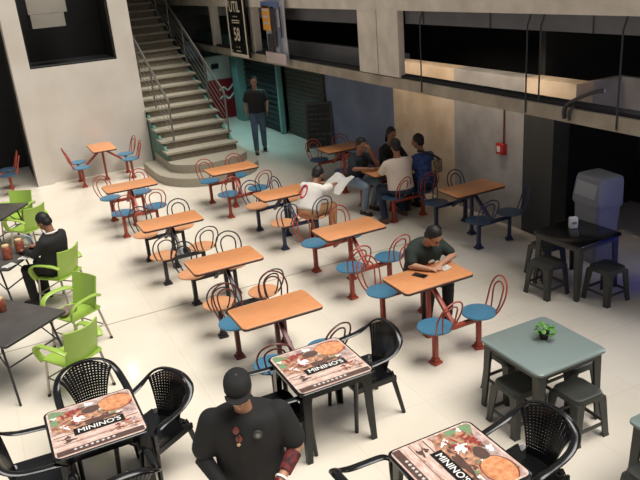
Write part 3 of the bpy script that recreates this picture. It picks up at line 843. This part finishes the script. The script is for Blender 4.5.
# plant
t = thing('potted_plant', 'small leafy plant in a dark pot on the grey-green table', 'plant', (4.13, 4.25, .72))
bm = bmesh.new(); lathe(bm, [(.01, 0), (.035, 0), (.05, .06), (.046, .065), (.01, .06)], 16); part('pot', bm, POT, t)
bm = bmesh.new(); rnd = random.Random(5)
for k in range(34):
    a = rnd.random()*6.28; r = rnd.uniform(.01, .1); h = .07+rnd.uniform(0, .07)*(1-r*4)
    c = V((r*math.cos(a), r*math.sin(a), h)); s = rnd.uniform(.018, .03)
    R_ = M.Rotation(a, 3, 'Z') @ M.Rotation(rnd.uniform(-.4, .7), 3, 'Y')
    ell(bm, c, R_ @ V((s, 0, 0)), R_ @ V((0, s*.8, 0)), R_ @ V((0, 0, .004)), 8, 5)
    if k % 3 == 0: tube(bm, [(0, 0, .05), c], .003, 5)
part('foliage', bm, LEAF, t)

# napkin holder
t = thing('napkin_holder', 'white napkin holder standing on the black table in the shade', 'napkin holder', (6.37, 6.13, .72), D(-20))
bm = bmesh.new(); box(bm, (0, 0, .07), (.1, .07, .14), None, .008); part('box', bm, WHITE, t)
bm = bmesh.new(); box(bm, (0, -.037, .075), (.06, .004, .03)); part('slot', bm, CHALKW, t)

# bin
t = thing('waste_bin', 'large grey waste bin with a hooded swing lid in the dark recess', 'bin', (7.13, 6.46, 0), D(-6)); t.scale = (.92, .92, 1)
W_, D_ = .50, .62
bm = bmesh.new()
P = lambda w, d, z, ox=0: [V((a+ox, b, z)) for a, b in rrect(w, d, .05)]
loft(bm, [P(.36, .44, 0), P(.37, .46, .05), P(.42, .52, .78), P(.43, .53, .8)]); part('body', bm, BIN, t)
bm = bmesh.new()
loft(bm, [P(.45, .55, .80), P(.47, .57, .83), P(.465, .565, .90), P(.42, .55, 1.14, .02), P(.39, .52, 1.19, .025), P(.34, .46, 1.205, .025)]); hood = part('hood', bm, BIN, t)
bm = bmesh.new(); R_ = M.Rotation(D(11), 3, 'Y'); box(bm, (-.213, 0, 1.02), (.02, .42, .2), R_, .008); part('flap', bm, BINL, hood)

# fridge edge at right with blue light
t = thing('display_fridge', 'white fridge with blue lit front edge at the right of the frame', 'fridge', (6.84, 5.2, 0), 0)
bm = SB((-.06, .6, -.6, .02, 0, 1.7)); part('cabinet', bm, WHITE, t)
bm = SB((-.065, .5, .02, .03, .1, 1.5)); part('light_panel', bm, BLUEGLOW, t)['label'] = 'glowing blue panel'

# ------------------------------------------------------------------ people (local: facing +y, right hand at +x)
def lerp(a, b, t): return a+(b-a)*t
def torso(bm, hip, sh, side, w, d, grow=0, top=1.0, low=-.06, n=18):
    """loft from hips to shoulders; side = unit vector to the figure's right"""
    up = (sh-hip).normalized(); f = side.cross(up)*-1
    f = up.cross(side)
    S = [(low, .80, .92), (.0, .98, 1.08), (.2, .95, 1.1), (.45, .93, 1.08), (.7, 1.02, 1.08), (.88, 1.06, .98), (.97, .96, .86), (1.03, .66, .66), (1.07, .36, .5)]
    rings = []
    for t, a, b in S:
        if t > top: break
        c = hip+(sh-hip)*t
        rings.append([c+side*((w*a+grow)*math.cos(2*PI*k/n)*(1 if 1 else 1))+f*((d*b+grow)*math.sin(2*PI*k/n)) for k in range(n)])
    loft(bm, rings)

def limb(bm, pts, rad, n=12):
    P = [V(p) for p in pts]; Q = []; R = []
    for i in range(len(P)-1):
        for k in range(5):
            t = k/5; Q.append(lerp(P[i], P[i+1], t)); R.append(lerp(rad[i], rad[i+1], t))
    Q.append(P[-1]); R.append(rad[-1])
    tube(bm, Q, R, n)
    for p, r in zip(P, rad): ell(bm, p, (r, 0, 0), (0, r, 0), (0, 0, r), 12, 8)

def hand(bm, wrist, d, palm, thumb_side, curl=.5, spread=.0):
    """d: finger direction, palm: palm normal, thumb_side: direction of the thumb side"""
    d = d.normalized(); palm = (palm-d*palm.dot(d)).normalized(); s = d.cross(palm).normalized()
    if s.dot(thumb_side) < 0: s = -s
    c = wrist+d*.05
    ell(bm, c, d*.055, s*.042, palm*.018)
    for i, (off, L) in enumerate(((.03, .072), (.01, .08), (-.01, .074), (-.03, .058))):
        p = wrist+d*.085+s*off; pts = [wrist+d*.05+s*off*.8, p]; a = 0
        dd = d
        for seg in (.45, .32, .26):
            a += curl*.75
            dd = d*math.cos(a)+palm*math.sin(a)
            p = p+dd*(L*seg); pts.append(p)
        tube(bm, pts, [.0105, .0105, .0098, .009, .0078], 8)
    q = wrist+d*.025+s*.03
    tube(bm, [wrist+d*.015+s*.012, q, q+(d*.6+s*.7+palm*.25).normalized()*.035, q+(d*.9+s*.55+palm*.4*curl).normalized()*.062], [.013, .013, .011, .009], 8)

def head_shape(bm, c, f, u, k=1.0):
    s = f.cross(u)
    ell(bm, c+u*.025*k-f*.008*k, s*.076*k, f*.095*k, u*.098*k, 18, 14)          # cranium
    ell(bm, c-u*.045*k+f*.022*k, s*.058*k, f*.066*k, u*.072*k, 14, 10)          # face and jaw
    ell(bm, c-u*.098*k+f*.058*k, s*.026*k, f*.02*k, u*.018*k, 10, 8)            # chin
    tube(bm, [c+f*.088*k+u*.018*k, c+f*.104*k-u*.014*k, c+f*.112*k-u*.034*k, c+f*.09*k-u*.044*k], [.008*k, .011*k, .0145*k, .012*k], 8)  # nose
    ell(bm, c+f*.086*k-u*.067*k, s*.024*k, f*.011*k, u*.008*k, 10, 6)           # lips
    ell(bm, c+f*.08*k+u*.033*k, s*.052*k, f*.014*k, u*.01*k, 12, 6)             # brow
    for q in (-1, 1): ell(bm, c+s*q*.077*k-f*.004*k-u*.012*k, s*.01*k, f*.019*k, u*.032*k, 8, 8)

def person(label, loc, rz, J, skin, shirt, pants, shoe, sleeve='short', w=.17, d=.115, vox=.011, hair='short', extra=None, group=None, hem=-.06):
    t = thing('person', label, 'person', loc, rz, group)
    g = {k: (V(v) if not isinstance(v, (int, float)) else v) for k, v in J.items()}
    hip, sh, hc = g['hip'], g['sh'], g['head']
    side = g.get('side', V((1, 0, 0))).normalized(); f = g.get('face', V((0, 1, 0))).normalized(); u = g.get('up', V((0, 0, 1)))
    u = (u-f*u.dot(f)).normalized()
    up = (sh-hip).normalized()
    hipside = g.get('hipside', V((1, 0, 0))).normalized()
    shw = w-.012
    SHP = {q: sh-up*.062+side*(shw*(1 if q == 'r' else -1)) for q in 'rl'}
    neck = [sh-up*.02, hc-u*.06-f*.015]
    bm = bmesh.new()
    torso(bm, hip, sh, side, w-.005, d-.005)
    tube(bm, [neck[0]-up*.04, lerp(neck[0], neck[1], .5), neck[1]], [.064, .056, .056], 12)
    head_shape(bm, hc, f, u, J.get('hk', 1))
    for q, sg in (('r', 1), ('l', -1)):
        limb(bm, [SHP[q], g['elb_'+q], g['wri_'+q]], [.056, .042, .027])
        hd = g.get('hd_'+q, (g['wri_'+q]-g['elb_'+q])); pn = g.get('palm_'+q, V((0, 0, -1))); ts = g.get('th_'+q, side*-sg)
        hand(bm, g['wri_'+q], hd, pn, ts, J.get('curl_'+q, .5))
        hp = hip+hipside*(.09*sg)-V((0, 0, .02))
        limb(bm, [hp, g['knee_'+q], g['ank_'+q]], [.088, .058, .04])
        a = g['ank_'+q]; fd = g.get('foot_'+q, V((0, 1, 0))).normalized()
        limb(bm, [a, a+fd*.1-V((0, 0, .045))], [.036, .03])
    body = obj('body', remeshed('body', bm, skin, vox, 2), t)
    # eyes
    bm = bmesh.new(); s = f.cross(u)
    for q in (-1, 1): ell(bm, hc+f*.083+s*q*.031+u*.012, s*.011, f*.008, u*.0075, 10, 8)
    part('eyes', bm, EYE, t)
    # shirt
    bm = bmesh.new(); torso(bm, hip, sh, side, w, d, .014, 1.04, hem)
    for q in 'rl':
        e, wr = g['elb_'+q], g['wri_'+q]
        if sleeve == 'short': limb(bm, [SHP[q], lerp(SHP[q], e, .74)], [.072*J.get('slr', 1), .068*J.get('slr', 1)])
        else: limb(bm, [SHP[q], e, lerp(e, wr, .93)], [.071, .057, .044])
    part_o = obj('shirt', remeshed('shirt', bm, shirt, vox, J.get('drape', 9)), t)
    # trousers
    bm = bmesh.new()
    ell(bm, hip-V((0, 0, .02)), hipside*(w+.012), hipside.cross(V((0, 0, 1)))*(d+.022), (0, 0, .12))
    for q, sg in (('r', 1), ('l', -1)):
        hp = hip+hipside*(.09*sg)-V((0, 0, .02))
        limb(bm, [hp, g['knee_'+q], lerp(g['knee_'+q], g['ank_'+q], .95)], [.102, .076, .06])
    obj('trousers', remeshed('trousers', bm, pants, vox, 3), t)
    for q in 'rl':
        a = g['ank_'+q]; fd = g.get('foot_'+q, V((0, 1, 0))).normalized()
        bm = bmesh.new(); z = a.z-.085
        rs = fd.cross(V((0, 0, 1)))
        for k in (0,):
            rings = []
            for tt, ww, hh in ((-.085, .028, .05), (-.06, .038, .085), (0, .043, .1), (.06, .044, .075), (.12, .047, .055), (.165, .038, .042), (.185, .02, .03)):
                c = V((a.x, a.y, z))+fd*tt
                rings.append([c+rs*(ww*x)+V((0, 0, hh*y)) for x, y in ((-1, 0), (1, 0), (1, .5), (.75, .9), (0, 1), (-.75, .9), (-1, .5))])
            loft(bm, rings)
        part('shoe', bm, shoe, t)
    if hair:
        bm = bmesh.new()
        ell(bm, hc+u*.034-f*.02, s*.088, f*.1, u*.102, 18, 12); ell(bm, hc-u*.02-f*.055, s*.074, f*.055, u*.07, 14, 10)
        if hair == 'long':
            ell(bm, hc-u*.07-f*.06, s*.085, f*.05, u*.16, 14, 10)
            for q in (-1, 1): ell(bm, hc-u*.06+s*q*.07-f*.02, s*.025, f*.05, u*.13, 10, 8)
        me = remeshed('hair', bm, HAIR, .01, 1)
        # cut the hair away from the face
        b2 = bmesh.new(); b2.from_mesh(me)
        bmesh.ops.bisect_plane(b2, geom=b2.verts[:]+b2.edges[:]+b2.faces[:], plane_co=hc+f*.05+u*.07, plane_no=(f*.8-u*.45).normalized(), clear_outer=True)
        b2.to_mesh(me); b2.free()
        obj('hair', me, t)
    if extra: extra(t, g, dict(s=s, f=f, u=u, up=up, side=side, SHP=SHP, w=w, d=d))
    return t

def pose_sit(**k):
    J = dict(hip=(0, 0, .555), sh=(0, .08, 1.02), head=(0, .13, 1.22), face=(0, 1, -.2),
             elb_r=(.25, .16, .8), elb_l=(-.25, .16, .8), wri_r=(.12, .38, .8), wri_l=(-.12, .38, .8),
             knee_r=(.13, .42, .52), knee_l=(-.13, .42, .52), ank_r=(.13, .40, .085), ank_l=(-.13, .40, .085))
    J.update(k); return J

# man in the cap, walking towards the camera
def cap_extra(t, g, k):
    hc, f, u, s = g['head'], k['f'], k['u'], k['s']
    bm = bmesh.new()
    rings = []
    for h, r in ((.035, 1.0), (.07, 1.0), (.105, .93), (.128, .74), (.138, .4)):
        rings.append([hc+u*h-f*.006+s*(.087*r*math.cos(2*PI*i/20))+f*(.104*r*math.sin(2*PI*i/20)) for i in range(20)])
    loft(bm, rings)
    cap = part('cap', bm, CL_BLACK, t)
    bm = bmesh.new()
    P = []
    for i in range(13):
        a = PI*i/12; P.append((-.08*math.cos(a), .066+.075*math.sin(a)))
    up_ = [hc+u*(.05-.12*(y-.075)-.8*x*x)+s*x+f*y for x, y in P]
    lo_ = [p-u*.006 for p in up_]
    loft(bm, [lo_, up_]); part('visor', bm, CL_BLACK, cap)
    bm = bmesh.new(); ell(bm, hc+u*.139-f*.006, s*.012, f*.012, u*.006, 8, 6); part('button', bm, DARKC, cap)
    sh, up, sd = g['sh'], k['up'], k['side']; fr = up.cross(sd)
    c = g['hip']+(sh-g['hip'])*.86+sd*-.075+fr*(k['d']*1.08+.016)
    bm = bmesh.new(); tube(bm, [c-fr*.004, c+fr*.01], .03, 16); badge = part('badge', bm, DARKC, t); badge['label'] = 'round grey chest badge'
    bm = bmesh.new(); tube(bm, [c+fr*.009, c+fr*.012], .016, 12); part('badge_mark', bm, CHALKW, badge)
    # bead bracelets on the left wrist, printed band above
    e, wr = g['elb_l'], g['wri_l']; dd = (wr-e).normalized()
    for i in range(3):
        bm = bmesh.new(); p = lerp(e, wr, .74+.08*i); tube(bm, [p, p+dd*.014], .043-.003*i, 14); part('bracelet', bm, [PAPER, BEAD, PAPER][i], t)['label'] = ['white', 'red', 'white'][i]+' bracelet'
    bm = bmesh.new(); p = lerp(e, wr, .18); tube(bm, [p, lerp(e, wr, .62)], [.053, .044], 14); part('arm_sleeve', bm, mat('red_black_print', (120, 40, 38), .8, col2=(30, 20, 22), scale=30, detail=2), t)['label'] = 'red and black printed arm sleeve'
    e, wr = g['elb_r'], g['wri_r']; bm = bmesh.new(); tube(bm, [lerp(e, wr, .02), lerp(e, wr, .95)], [.056, .036], 14); part('arm_sleeve', bm, CL_BLACK, t)
JF = dict(hip=(0, 0, .94), sh=(0, .02, 1.45), head=(0.015, .09, 1.63), face=(.02, .97, -.28), up=(0, .28, 1), slr=1.25, hk=.94, drape=22,
          elb_r=(.31, .03, 1.14), wri_r=(.13, .27, .97), hd_r=(-.8, .4, -.2), palm_r=(0, -.3, -1), th_r=(0, .3, 1),
          elb_l=(-.31, .05, 1.15), wri_l=(-.15, .30, 1.03), hd_l=(.8, .5, -.1), palm_l=(0, -.3, -1), th_l=(0, .3, 1),
          knee_r=(.11, .1, .5), ank_r=(.11, -.06, .085), knee_l=(-.11, .02, .49), ank_l=(-.12, -.02, .085))
MX, MY, MR = 1.09, 3.70, PI-.36
person('man in a black cap and loose black T-shirt standing nearest the camera', (MX, MY, 0), MR, JF, SK2, CL_BLACK, CL_BLACK, SHOE, w=.225, d=.15, vox=.009, hair=None, extra=cap_extra, hem=-.22)
t = thing('sunglasses', 'dark sunglasses hung on the neckline of the black T-shirt', 'sunglasses', (MX, MY, 0), MR)
for q in (-1, 1):
    bm = bmesh.new(); ell(bm, (.05+.006*q, .192-.004*q, 1.385+.028*q), (.02, 0, 0), (0, .006, 0), (0, -.004, .026), 12, 8); part('lens', bm, mat('amber_lens%d' % q, (110, 50, 40), .15), t)
bm = bmesh.new(); tube(bm, [(.05, .2, 1.33), (.042, .195, 1.385), (.056, .175, 1.45)], .005, 6); part('frame', bm, SHOE, t)
bm = bmesh.new(); ell(bm, (.05, .2, 1.318), (.012, 0, 0), (0, .005, 0), (0, 0, .014), 8, 6); part('tip', bm, JARLID, t)['label'] = 'pale tip'

# walking person at the back
person('person in black shirt and grey jeans walking in front of the green shutter', (5.9, 15.62, 0), PI-.36,
       dict(hip=(0, 0, .98), sh=(0, .02, 1.49), head=(0, .05, 1.69), face=(0, 1, -.1), elb_r=(.26, -.06, 1.22), wri_r=(.25, .08, 1.0), elb_l=(-.26, .02, 1.22), wri_l=(-.24, .16, 1.02),
            hd_r=(0, .2, -1), hd_l=(0, .3, -1), palm_r=(-1, 0, 0), palm_l=(1, 0, 0), th_r=(0, 1, 0), th_l=(0, 1, 0),
            knee_r=(.1, .13, .53), ank_r=(.1, .12, .085), knee_l=(-.1, .06, .53), ank_l=(-.1, -.2, .11)),
       SK1, CL_BLACK, CL_JEAN, SHOE, w=.19, d=.125, vox=.014, hem=-.15)

# man writing at the nearest centre table
def green_extra(t, g, k):
    sh, hip, up, sd = g['sh'], g['hip'], k['up'], k['side']; fr = up.cross(sd)
    for i, (a, b, r, m) in enumerate(((.72, .02, .045, PAPER), (.62, .07, .03, REDPRINT), (.64, -.06, .035, PAPER), (.55, .0, .03, PAPER))):
        c = hip+(sh-hip)*a+sd*b+fr*(k['d']*1.08+.012)
        bm = bmesh.new(); ell(bm, c, sd*r, up*r*.6, fr*.006, 10, 6); part('shirt_print', bm, m, t)['label'] = 'white and red chest print'
    hc, f, u, s = g['head'], k['f'], k['u'], k['s']
    bm = bmesh.new()
    for q in (-1, 1):
        tube(bm, [hc+f*.1+s*q*(.034+.022*math.cos(a))+u*(.012+.018*math.sin(a)) for a in [2*PI*i/12 for i in range(13)]], .0025, 5)
        tube(bm, [hc+f*.1+s*q*.056+u*.014, hc+s*q*.08+u*.012], .0025, 5)
    part('eyeglasses', bm, SHOE, t)
person('man in a dark green T-shirt bent over the orange table writing on paper', (4.27, 6.45, 0), PI+.04,
       pose_sit(sh=(.03, .17, .98), head=(.03, .32, 1.115), face=(-.15, .75, -.65), up=(0, .6, 1), elb_r=(.29, .24, .8), wri_r=(.17, .42, .785), elb_l=(-.26, .30, .8), wri_l=(.0, .40, .79),
                hd_r=(-1, .3, -.1), hd_l=(1, .3, -.05), th_r=(0, 1, .3), th_l=(0, 1, .3), palm_r=(0, 0, -1), palm_l=(0, 0, -1), knee_r=(.15, .38, .5), knee_l=(-.12, .38, .5), ank_r=(.14, .3, .085), ank_l=(-.12, .36, .085)),
       SK2, CL_DGREEN, CL_BLACK, SHOEB, w=.215, d=.15, vox=.011, hair='short', extra=green_extra)

# person in white jersey
def jersey_extra(t, g, k):
    sh, hip, up, sd = g['sh'], g['hip'], k['up'], k['side']; fr = up.cross(sd)
    c = hip+(sh-hip)*.62-fr*(k['d']*1.02+.012)-sd*.06
    bm = bmesh.new(); tube(bm, [c+sd*(.055*math.cos(a))+up*(.1*math.sin(a)) for a in [2*PI*i/20 for i in range(20)]], .015, 6, closed=True); part('shirt_number', bm, REDPRINT, t)['label'] = 'red 0 on the back of the jersey'
person('person in a white jersey with a red 0 leaning over in the centre row', (4.21, 9.42, 0), -1.05,
       pose_sit(sh=(.02, .22, .90), head=(.0, .36, 1.03), face=(.1, .8, -.6), up=(0, .6, 1), elb_r=(.24, .34, .86), wri_r=(.14, .56, .82), elb_l=(-.25, .3, .84), wri_l=(-.1, .54, .82),
                hd_r=(0, 1, 0), hd_l=(.1, 1, 0), knee_r=(.2, .40, .52), knee_l=(-.14, .42, .52), ank_r=(.24, .3, .085), ank_l=(-.14, .32, .085)),
       SK1, CL_WHITE, CL_TAN, SHOEB, w=.19, d=.13, vox=.012, extra=jersey_extra)
bm = bmesh.new(); n = 6
G = [[bm.verts.new((-.17+.34*i/n, -.24+.48*j/n, .02*math.sin(i*1.9+j*.8)+.25*abs(i/n-.5)*.5)) for i in range(n+1)] for j in range(n+1)]
for j in range(n):
    for i in range(n): bm.faces.new((G[j][i], G[j][i+1], G[j+1][i+1], G[j+1][i]))
bmesh.ops.solidify(bm, geom=bm.faces[:], thickness=.004)
o = single('paper_sheet', 'large open white paper held by the person in the white jersey', 'paper', bm, PAPER, (4.84, 9.56, .79)); o.rotation_euler = (D(20), D(10), D(-58))

# group of four in the shade
KX, KY = 6.05, 9.95
person('person in dark navy T-shirt and pale jeans facing the seated group, hand at the face', (5.64, 10.45, 0), PI+.28,
       pose_sit(sh=(0, .12, .98), head=(0, .19, 1.17), face=(.15, 1, -.35), elb_r=(.27, .26, .82), wri_r=(.07, .42, .80), elb_l=(-.2, .34, .82), wri_l=(-.06, .33, 1.04), hd_l=(.3, .0, 1), palm_l=(0, -1, 0), th_l=(1, 0, 0), hd_r=(-1, .3, 0), th_r=(0, 1, 0),
                knee_r=(.16, .42, .5), ank_r=(.17, .34, .085), ank_l=(-.12, .28, .085)),
       SK1, CL_NAVY, CL_LJEAN, SHOE, w=.185, d=.125, vox=.013)
person('person in dark clothes with long black hair at the far side of the group table', (KX+.30, KY+.56, 0), PI+.12,
       pose_sit(face=(.1, 1, -.25)), SK1, CL_BLACK, CL_DJEAN, SHOE, sleeve='long', w=.175, d=.12, vox=.013, hair='long')
person('man in a cream T-shirt seen from behind at the group table', (KX-.13, KY-.53, 0), -.04,
       pose_sit(sh=(0, .1, 1.03), head=(.02, .17, 1.22), face=(.1, 1, -.4), elb_r=(.26, .2, .8), elb_l=(-.26, .2, .8), knee_l=(-.2, .36, .5), ank_l=(-.3, .05, .085), ank_r=(.16, .22, .085)),
       SK1, CL_CREAM, CL_DJEAN, SHOEB, w=.22, d=.15, vox=.012)
person('man in a blue patterned shirt wearing a patched bag, right of the group', (KX+.40, KY-.50, 0), .15,
       pose_sit(sh=(0, .12, 1.02), head=(-.02, .18, 1.22), face=(-.5, 1, -.2)),
       SK1, CL_BLUE, CL_DJEAN, SHOE, w=.19, d=.13, vox=.012)
t = thing('shoulder_bag', 'patched multicoloured shoulder bag on the back of the man in blue', 'bag', (KX+.40, KY-.50, 0), .15)
bm = bmesh.new(); box(bm, (.09, -.15, .83), (.2, .08, .24), None, .03); part('bag_body', bm, PATT, t)
bm = bmesh.new(); tube(bm, spline([(.14, -.17, .94), (.03, -.135, 1.02), (-.09, -.03, 1.09), (-.13, .06, 1.1)]), .014, 6, flat=2); part('strap', bm, DBACK, t)
t = thing('paper_cup', 'white cup on the shaded table between the cream and blue shirts', 'cup', (KX+.27, KY-.12, .753))
bm = bmesh.new(); lathe(bm, [(.01, 0), (.03, 0), (.042, .12), (.039, .12), (.028, .02), (.01, .02)], 16); part('cup_body', bm, PAPER, t)

# man in the black long-sleeved top at left
def collar_extra(t, g, k):
    sh, up, sd = g['sh'], k['up'], k['side']; fr = up.cross(sd)
    bm = bmesh.new(); c = sh+up*.03
    tube(bm, [c+sd*(.075*math.cos(a))+fr*(.072*math.sin(a))+up*(.006-.02*math.sin(a)) for a in [2*PI*i/20 for i in range(20)]], .013, 6, closed=True)
    part('collar', bm, PAPER, t)['label'] = 'white shirt collar'
person('man in a black long-sleeved top with white collar seated at the left tables', (.51, 9.555, 0), D(138-90),
       pose_sit(hip=(0, .03, .555), sh=(0, -.01, 1.0), head=(.0, .07, 1.175), face=(.0, .8, -.6), up=(0, .5, 1), elb_r=(.26, .12, .83), wri_r=(.12, .36, .80), elb_l=(-.26, .12, .8), wri_l=(-.14, .36, .8)),
       SK1, CL_BLACK, CL_BLACK, SHOE, sleeve='long', w=.205, d=.14, vox=.011, extra=collar_extra)

# ------------------------------------------------------------------ light
def area(name, loc, size, power, col=(1, 1, 1), rot=(0, 0, 0), sy=None):
    l = bpy.data.lights.new(name, 'AREA'); l.energy = power; l.color = col
    l.shape = 'RECTANGLE'; l.size = size; l.size_y = sy or size
    o = bpy.data.objects.new(name, l); C.objects.link(o); o.location = loc; o.rotation_euler = rot
    return o
sl = bpy.data.lights.new('skylight', 'SUN'); sl.energy = 4.5; sl.angle = math.radians(42); sl.color = (1, .965, .91)
so = bpy.data.objects.new('skylight', sl); C.objects.link(so); so.location = (0, 6, 9); so.rotation_euler = V((-.29, .3, -1)).to_track_quat('-Z', 'Y').to_euler()
pl = area('passage_light', (6.45, 17.6, 2.06), .35, 27, (.5, .95, 1.0), (0, D(12), 0), 5); pl.data.spread = D(118)
gl = area('gallery_fill', (6.42, 9.2, 3.08), .12, 13, (1, .84, .66), (0, D(-38), 0), 4.4); gl.data.spread = D(76)  # unseen warm fill, added to brighten the tan wall
right_fill = area('right_floor_fill', (7.6, 4.3, 2.9), 1.2, 26, (.86, .88, 1.0), (0, math.radians(38), 0), 1.2); right_fill.data.spread = math.radians(120)  # unseen cool fill, added to lift the floor at right
w = bpy.data.worlds.new('world'); bpy.context.scene.world = w; w.use_nodes = True
bg = w.node_tree.nodes['Background']; bg.inputs[0].default_value = (.97, .97, 1, 1); bg.inputs[1].default_value = .3
for i, (x, y, z) in enumerate(((1.98, 15.75, 4.85), (4.98, 10.35, 4.8))):
    t = thing('ceiling_lamp', ['bright round lamp reflected in the floor at lower left', 'bright round lamp reflected in the floor under the middle printed table'][i], 'lamp', (x, y, z))
    bm = bmesh.new(); ell(bm, (0, 0, 0), (.06, 0, 0), (0, .06, 0), (0, 0, .04)); part('bulb', bm, LAMP, t)
    bm = bmesh.new(); lathe(bm, [(.02, .12), (.09, .05), (.085, .03), (.02, .1)], 16); tube(bm, [(0, 0, .1), (0, 0, 2)], .008, 6); part('shade', bm, DARKC, t)

vs = bpy.context.scene.view_settings
vs.view_transform = 'Standard'; vs.look = 'None'; vs.gamma = 1; vs.use_curve_mapping = False; vs.exposure = 0
